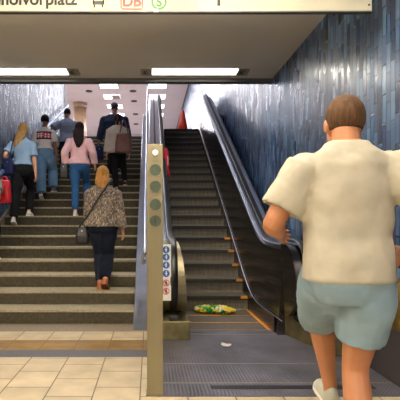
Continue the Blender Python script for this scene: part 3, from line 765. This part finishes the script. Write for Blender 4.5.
# woman with dark bun and printed tee
def print_mat():
    m, t, b = nt('white_tee_with_back_print')
    tc = N(t, 'ShaderNodeTexCoord'); sp = N(t, 'ShaderNodeSeparateXYZ'); t.links.new(tc.outputs['Object'], sp.inputs[0])
    X, Y, Z = sp.outputs
    def band(v, a, c): return math_(t, 'MULTIPLY', math_(t, 'GREATER_THAN', v, a), math_(t, 'LESS_THAN', v, c))
    back = math_(t, 'LESS_THAN', Y, 0.02)
    blk = math_(t, 'MULTIPLY', math_(t, 'MULTIPLY', band(X, -.155, .155), band(Z, 1.235, 1.40)), back)
    inner = math_(t, 'MULTIPLY', band(Z, 1.268, 1.368), blk)
    wn = N(t, 'ShaderNodeTexWhiteNoise', noise_dimensions='1D'); t.links.new(math_(t, 'FLOOR', math_(t, 'MULTIPLY', X, 26)), wn.inputs['W'])
    fx = math_(t, 'FRACT', math_(t, 'MULTIPLY', X, 17)); fz = math_(t, 'FRACT', math_(t, 'MULTIPLY', Z, 20))
    let = math_(t, 'MULTIPLY', math_(t, 'GREATER_THAN', fx, .45), math_(t, 'GREATER_THAN', fz, .3))
    cA = lin((214, 208, 204)); 
    def mix(f, a, c):
        n = N(t, 'ShaderNodeMix', data_type='RGBA'); t.links.new(f, n.inputs[0])
        for i, v in ((6, a), (7, c)):
            if isinstance(v, tuple): n.inputs[i].default_value = v
            else: t.links.new(v, n.inputs[i])
        return n.outputs[2]
    left = math_(t, 'LESS_THAN', X, .0)
    fieldc = mix(left, lin((196, 34, 52)), lin((222, 214, 216)))
    letc = mix(left, lin((226, 214, 216)), lin((190, 40, 60)))
    inn = mix(let, fieldc, letc)
    c = mix(blk, cA, lin((30, 34, 66))); c = mix(inner, c, inn)
    t.links.new(c, b.inputs['Base Color']); b.inputs['Roughness'].default_value = .9
    return m
m_jeans_l = cloth('light_blue_denim', (112, 150, 186), .9, .4, 14)
person('woman with dark bun, white T-shirt with red back print and light blue jeans', stair_root(10, -2.18), 1.70, 0, True,
       feet=((-.03, -.09, .03), (.13, .29, .173)), hands=((-.27, .06, .83), (.29, .02, .80)), skin=SKIN_D, top=print_mat(), bottom=m_jeans_l, shoes=M_gsh, hair=hairmat('black_hair', (20, 17, 18)),
       hair_style='bun', hem=1.02, loose=.022, shoe_pitch=(-.5, 0), pelvis_dz=.06, pelvis_y=.06, legw=1.12)
# balding man in grey shirt
person('man with short dark hair and grey blue shirt, one hand towards the left wall handrail', stair_root(13, -1.93), 1.62, 0, False,
       hands=((-.48, .10, 1.08), (.26, .02, .82)), skin=SKIN, top=cloth('grey_blue_shirt', (150, 160, 180)), bottom=m_blk, shoes=M_bsh, hair=hairmat('dark_brown_hair', (44, 32, 28)), hair_style='short', hem=.88,
       loose=.01, pelvis_dz=.06, pelvis_y=.06, top_e=.025)
# woman in pink
person('woman with long dark brown hair, pale pink top and blue jeans, white sneakers', stair_root(8, -1.34), 1.72, 0, True,
       feet=((-.05, -.1, 0), (.10, .28, .173)), hands=((-.27, .05, .98), (.30, .05, 1.0)), skin=SKIN, top=cloth('pale_pink_cotton', (222, 178, 184)), bottom=cloth('blue_denim', (44, 86, 132)), shoes=M_wsh,
       hair=hairmat('dark_hair', (36, 24, 24)), hair_style='long', hem=.93, sleeve='long', loose=.002, pelvis_dz=.06, pelvis_y=.06, top_e=.03)
# man with cap
r5, j5 = person('tall man with grey cap and dark blue jacket, higher on the stairs than the others', stair_root(13, -.83), 1.74, 0, False,
       hands=((-.38, .08, .84), (.36, .08, .84)), skin=SKIN, top=cloth('dark_blue_jacket', (50, 58, 82)), bottom=m_blk, shoes=M_bsh, hair=hairmat('grey_brown_hair', (70, 62, 58)), hem=.86, sleeve='long',
       shoulder=1.22, girth=1.2, top_e=.035, pelvis_dz=.06, pelvis_y=.06)
bm = ell(bmesh.new(), (0, -.012, .045), (.092, .11, .085), 24)
for v in bm.verts:
    if v.co.z < .03: v.co.z = .03
bx_ = ell(bm, (0, .1, .035), (.06, .06, .008), 12)
bmesh.ops.transform(bm, matrix=j5['HM'], verts=bm.verts); link('cap', bm, cloth('grey_cap', (84, 88, 98)), r5, True)
# woman with cardigan
person('woman with brown hair, loose beige top and black trousers, carrying a brown shoulder bag', stair_root(11, -.70), 1.64, 0, True,
       hands=((-.25, .04, .84), (.27, .02, .84)), skin=SKIN, top=cloth('beige_knit', (196, 184, 170)), bottom=m_blk, shoes=M_bsh, hair=hairmat('brown_hair', (66, 42, 34)), hair_style='tied', hem=.80, sleeve='long',
       girth=1.15, top_e=.04, pelvis_dz=.06, pelvis_y=.06, feet=((-.02, -.08, .0), (.15, .3, .173)))
# front blonde woman
def pat_mat():
    m, t, b = nt('speckled_brown_grey_blouse')
    tc = N(t, 'ShaderNodeTexCoord'); mp = N(t, 'ShaderNodeMapping'); mp.inputs['Scale'].default_value = (1, 1, .55); mp.inputs['Rotation'].default_value = (0, .5, 0)
    t.links.new(tc.outputs['Object'], mp.inputs[0])
    vo = N(t, 'ShaderNodeTexVoronoi'); vo.inputs['Scale'].default_value = 75; t.links.new(mp.outputs[0], vo.inputs['Vector'])
    sc = N(t, 'ShaderNodeSeparateColor'); t.links.new(vo.outputs['Color'], sc.inputs[0])
    r = N(t, 'ShaderNodeValToRGB'); e = r.color_ramp.elements
    while len(e) < 5: e.new(.5)
    for i, (p_, c) in enumerate(((0, (58, 52, 50)), (.3, (98, 88, 80)), (.5, (136, 122, 108)), (.72, (82, 80, 88)), (.95, (172, 152, 128)))): e[i].position = p_; e[i].color = lin(c)
    t.links.new(sc.outputs[0], r.inputs[0]); t.links.new(r.outputs[0], b.inputs['Base Color']); b.inputs['Roughness'].default_value = .8
    return m
r7, j7 = person('blonde woman in a speckled brown blouse and dark navy trousers, lowest person on the stairs', (-.65, nose_y(2)+.20, 2*SR), 1.70, 0, True,
       feet=((-.04, .03, 0), (.05, -.12, .05)), hands=((-.22, .16, .80), (.29, .02, .78)), skin=SKIN_T, top=pat_mat(), bottom=cloth('dark_navy_trousers', (20, 26, 42)), shoes=M_brsh, sole=M_brsh, hair=hairmat('golden_hair', (172, 124, 66)),
       hair_style='bob', hem=.90, sleeve='long', girth=1.22, top_e=.03, pelvis_dz=-.02, pelvis_y=.0, shoe_pitch=(0, -.5), legw=1.15, shoulder=1.1, loose=.002)
# person at the left edge
person('person mostly outside the left edge beside the wall, holding a red bag', (-2.42, nose_y(3)+.17, 3*SR), 1.62, 0, False,
       hands=((-.2, .1, .9), (.19, .12, 1.14)), skin=SKIN, top=cloth('grey_cloth', (110, 104, 100)), bottom=m_blk, shoes=M_bsh, hair=hairmat('hair', (60, 44, 34)), sleeve='short', pelvis_dz=.06, pelvis_y=.06,
       feet=((-.08, -.08, 0), (.06, .30, .173)))
# the man in front
r8, j8 = person('large man with cropped brown hair, cream T-shirt and pale denim shorts, nearest the camera', (.92, 2.05, 0), 1.92, -.15, False,
       feet=((.05, .52, .20), (.05, -.04, .0)), hands=((-.245, .25, 1.09), (.25, .06, 1.02)), skin=SKIN_T, top=cloth('cream_cotton', (182, 176, 160), .9, .35, 5), bottom=cloth('pale_denim', (132, 156, 172), .9, .5, 8),
       shoes=mat('grey_white_sneaker', (176, 176, 162), .6), hair=hairmat('cropped_brown_hair', (88, 62, 40)), hem=.885, leg='short', girth=1.0, shoulder=.89, legw=1.05, top_e=.018, loose=.004, lean=.02,
       vox=.0055, shoe_pitch=(.15, 0), curl=(.5, 1.0), head_yaw=.2, pole=((-.5, -1, -.25), (.6, -1, 0)), head_off=(0, .03, -.065), short_cut=(-.02, .36), sleeve_cut=.24)

# ------------------------------------------------------------------ bags and litter
def pouch(bm, c, rx, ry, h, top=.8):
    cx, cy, cz = c; loft(bm, [(cx, cy, cz, rx*.85, ry*.8), (cx, cy, cz+.03, rx, ry), (cx, cy, cz+h*.5, rx*(1+top)/2*1.05, ry), (cx, cy, cz+h*.92, rx*top, ry*.6), (cx, cy, cz+h, rx*top*.92, ry*.25)], 24, 3.2); return bm
def bag(name, label, base, rx, ry, h, m, strap, cat='bag', rz=0, sm=None, top=.8, sr=.008):
    r = tag(empty(name, base, rz), label, cat)
    b = folds(remesh(link('body', pouch(bmesh.new(), (0, 0, 0), rx, ry, h, top), m, r, True), .008, 3), .014)
    link('clasp', ell(bmesh.new(), (0, -ry*.7, h*.75), (.012, .006, .012), 10), M_steel, r, True)
    link('strap', tube(bmesh.new(), [Vector(p)-Vector(base) if rz == 0 else Vector(p) for p in strap], sr, 8, 4), sm or m, r, True)
    return r
m_red = cloth('red_leather', (176, 26, 44), .4, .4, 10); m_brl = mat('brown_leather', (92, 50, 40), .45, 0, .25, 10, .3, 20)
m_navyb = cloth('navy_bag', (26, 34, 72), .7); m_blkb = mat('black_leather', (20, 18, 20), .45); m_ol = mat('olive_yellow_bag', (116, 92, 36), .6, 0, .2, 8)
bag('handbag', 'rounded red bag held at the left edge of the picture', (-2.15, 6.50, 1.545), .10, .07, .34, m_red, [(-2.20, 6.5, 1.85), (-2.19, 6.54, 1.93), (-2.13, 6.54, 1.93), (-2.10, 6.5, 1.85)])
bag('shoulder_bag', 'dark navy bag at the left hip of the woman in pale blue', (-2.52, 7.83, 2.10), .10, .08, .30, m_navyb, [(-2.57, 7.86, 2.38), (-2.53, 7.95, 2.62), (-2.45, 7.98, 2.80), (-2.42, 7.88, 2.83), (-2.44, 7.8, 2.66), (-2.50, 7.82, 2.38)])
bag('handbag', 'black bag hanging at the left side of the woman in pink', (-1.62, 8.28, 2.08), .09, .06, .30, m_blkb, [(-1.68, 8.28, 2.34), (-1.63, 8.30, 2.52), (-1.56, 8.28, 2.34)])
bag('carrier_bag', 'dark blue bag in the left hand of the man with the cap', (-1.17, 10.2, 2.72), .10, .07, .32, m_navyb, [(-1.24, 10.2, 3.0), (-1.20, 10.22, 3.1), (-1.12, 10.2, 3.0)])
bag('shoulder_bag', 'brown leather bag over the right shoulder of the woman in beige', (-.55, 9.14, 2.70), .18, .075, .42, m_brl, [(-.64, 9.14, 3.05), (-.59, 9.19, 3.30), (-.55, 9.30, 3.42), (-.50, 9.24, 3.30), (-.44, 9.14, 3.05)], sr=.014)
rb = bag('crossbody_bag', 'black crossbody bag at the left hip of the blonde woman', (-.93, 6.04, .96), .095, .06, .24, m_blkb, [(-.98, 6.02, 1.17), (-.93, 6.0, 1.25), (-.84, 5.90, 1.34), (-.70, 5.855, 1.56), (-.58, 5.87, 1.74), (-.53, 5.99, 1.84), (-.54, 6.11, 1.82), (-.62, 6.2, 1.6), (-.83, 6.2, 1.33), (-.90, 6.08, 1.18)], sr=.012)
bag('handbag', 'olive yellow bag in the right hand of the man in front', (1.235, 2.12, .74), .09, .08, .22, m_ol, [(1.17, 2.12, .93), (1.22, 2.10, 1.01), (1.29, 2.10, 1.01), (1.30, 2.12, .93)])

# red garment hanging over the left balustrade
rg = tag(empty('hanging_red_garment', (.26, 8.4, 2.40)), 'red garment with pale streaks hanging over the balustrade behind the metal post', 'garment')
bm = tube(bmesh.new(), [(.02, 0, .27), (.045, -.01, .20), (.052, -.02, .05), (.06, -.03, -.14)], [.035, .05, .052, .045], 12, 4, .6, (1, 0, 0))
tube(bm, [(.06, -.03, -.08), (.085, -.05, -.18), (.115, -.06, -.28)], [.036, .03, .018], 10, 4, .7, (1, 0, 0))
folds(remesh(link('cloth', bm, m_red, rg, True), .008, 2), .012)
link('pale_stripe', tube(bmesh.new(), [(.075, -.062, .12), (.08, -.066, .0), (.078, -.07, -.06)], .007, 6, 3), M_white, rg, True)

# crumpled bag on the lowest steps
def litter_mat():
    m, t, b = nt('printed_wrapper')
    tc = N(t, 'ShaderNodeTexCoord'); vo = N(t, 'ShaderNodeTexVoronoi'); vo.inputs['Scale'].default_value = 17; t.links.new(tc.outputs['Object'], vo.inputs['Vector'])
    sc = N(t, 'ShaderNodeSeparateColor'); t.links.new(vo.outputs['Color'], sc.inputs[0])
    r = N(t, 'ShaderNodeValToRGB'); r.color_ramp.interpolation = 'CONSTANT'; e = r.color_ramp.elements
    while len(e) < 4: e.new(.5)
    for i, (p_, c) in enumerate(((0, (226, 198, 40)), (.42, (30, 150, 66)), (.66, (226, 226, 206)), (.85, (236, 214, 70)))): e[i].position = p_; e[i].color = lin(c)
    t.links.new(sc.outputs[0], r.inputs[0]); t.links.new(r.outputs[0], b.inputs['Base Color']); b.inputs['Roughness'].default_value = .4
    return m
bm = bmesh.new(); NX, NY = 36, 14; G = []
rnd = random.Random(3)
for i in range(NX+1):
    u = i/NX; wd = .12*(.25+.75*math.sin(PI*min(1, max(0, u*1.05)))**.5) if 0 < u < 1 else .03
    row = []
    for j in range(NY):
        a = 2*PI*j/NY; cr = 1+.22*rnd.uniform(-1, 1)
        row.append(bm.verts.new(((u-.5)*.56, math.cos(a)*wd*cr - (u-.5)*.10, max(.001, .045+math.sin(a)*.055*cr*min(1, wd*9)))))
    G.append(row)
for a, b in zip(G, G[1:]):
    for k in range(NY): bm.faces.new((a[k], a[(k+1) % NY], b[(k+1) % NY], b[k]))
bm.faces.new(G[0]); bm.faces.new(G[-1][::-1])
o = link('crumpled_wrapper', bm, litter_mat()); o.location = (.90, 6.12, .003); tag(o, 'crumpled yellow and green plastic wrapper lying on the lowest escalator steps', 'litter')
bm = bmesh.new(); G = []
for i in range(7):
    G.append([bm.verts.new((-.05+.1*i/6+rnd.uniform(-.006, .006), .045*math.cos(PI*j/7)*math.sin(PI*(i+.8)/7.6)+rnd.uniform(-.004, .004), .003+.022*math.sin(PI*j/7)*rnd.uniform(.5, 1))) for j in range(8)])
for a, b in zip(G, G[1:]):
    for k in range(7): bm.faces.new((a[k], a[k+1], b[k+1], b[k]))
o = link('paper_scrap', bm, mat('paper', (216, 212, 204), .8)); o.modifiers.new('s', 'SOLIDIFY').thickness = .002
o.location = (.775, 4.47, .006); o.rotation_euler = (0, 0, -.5); tag(o, 'small white crumpled paper scrap on the metal landing plate', 'litter')
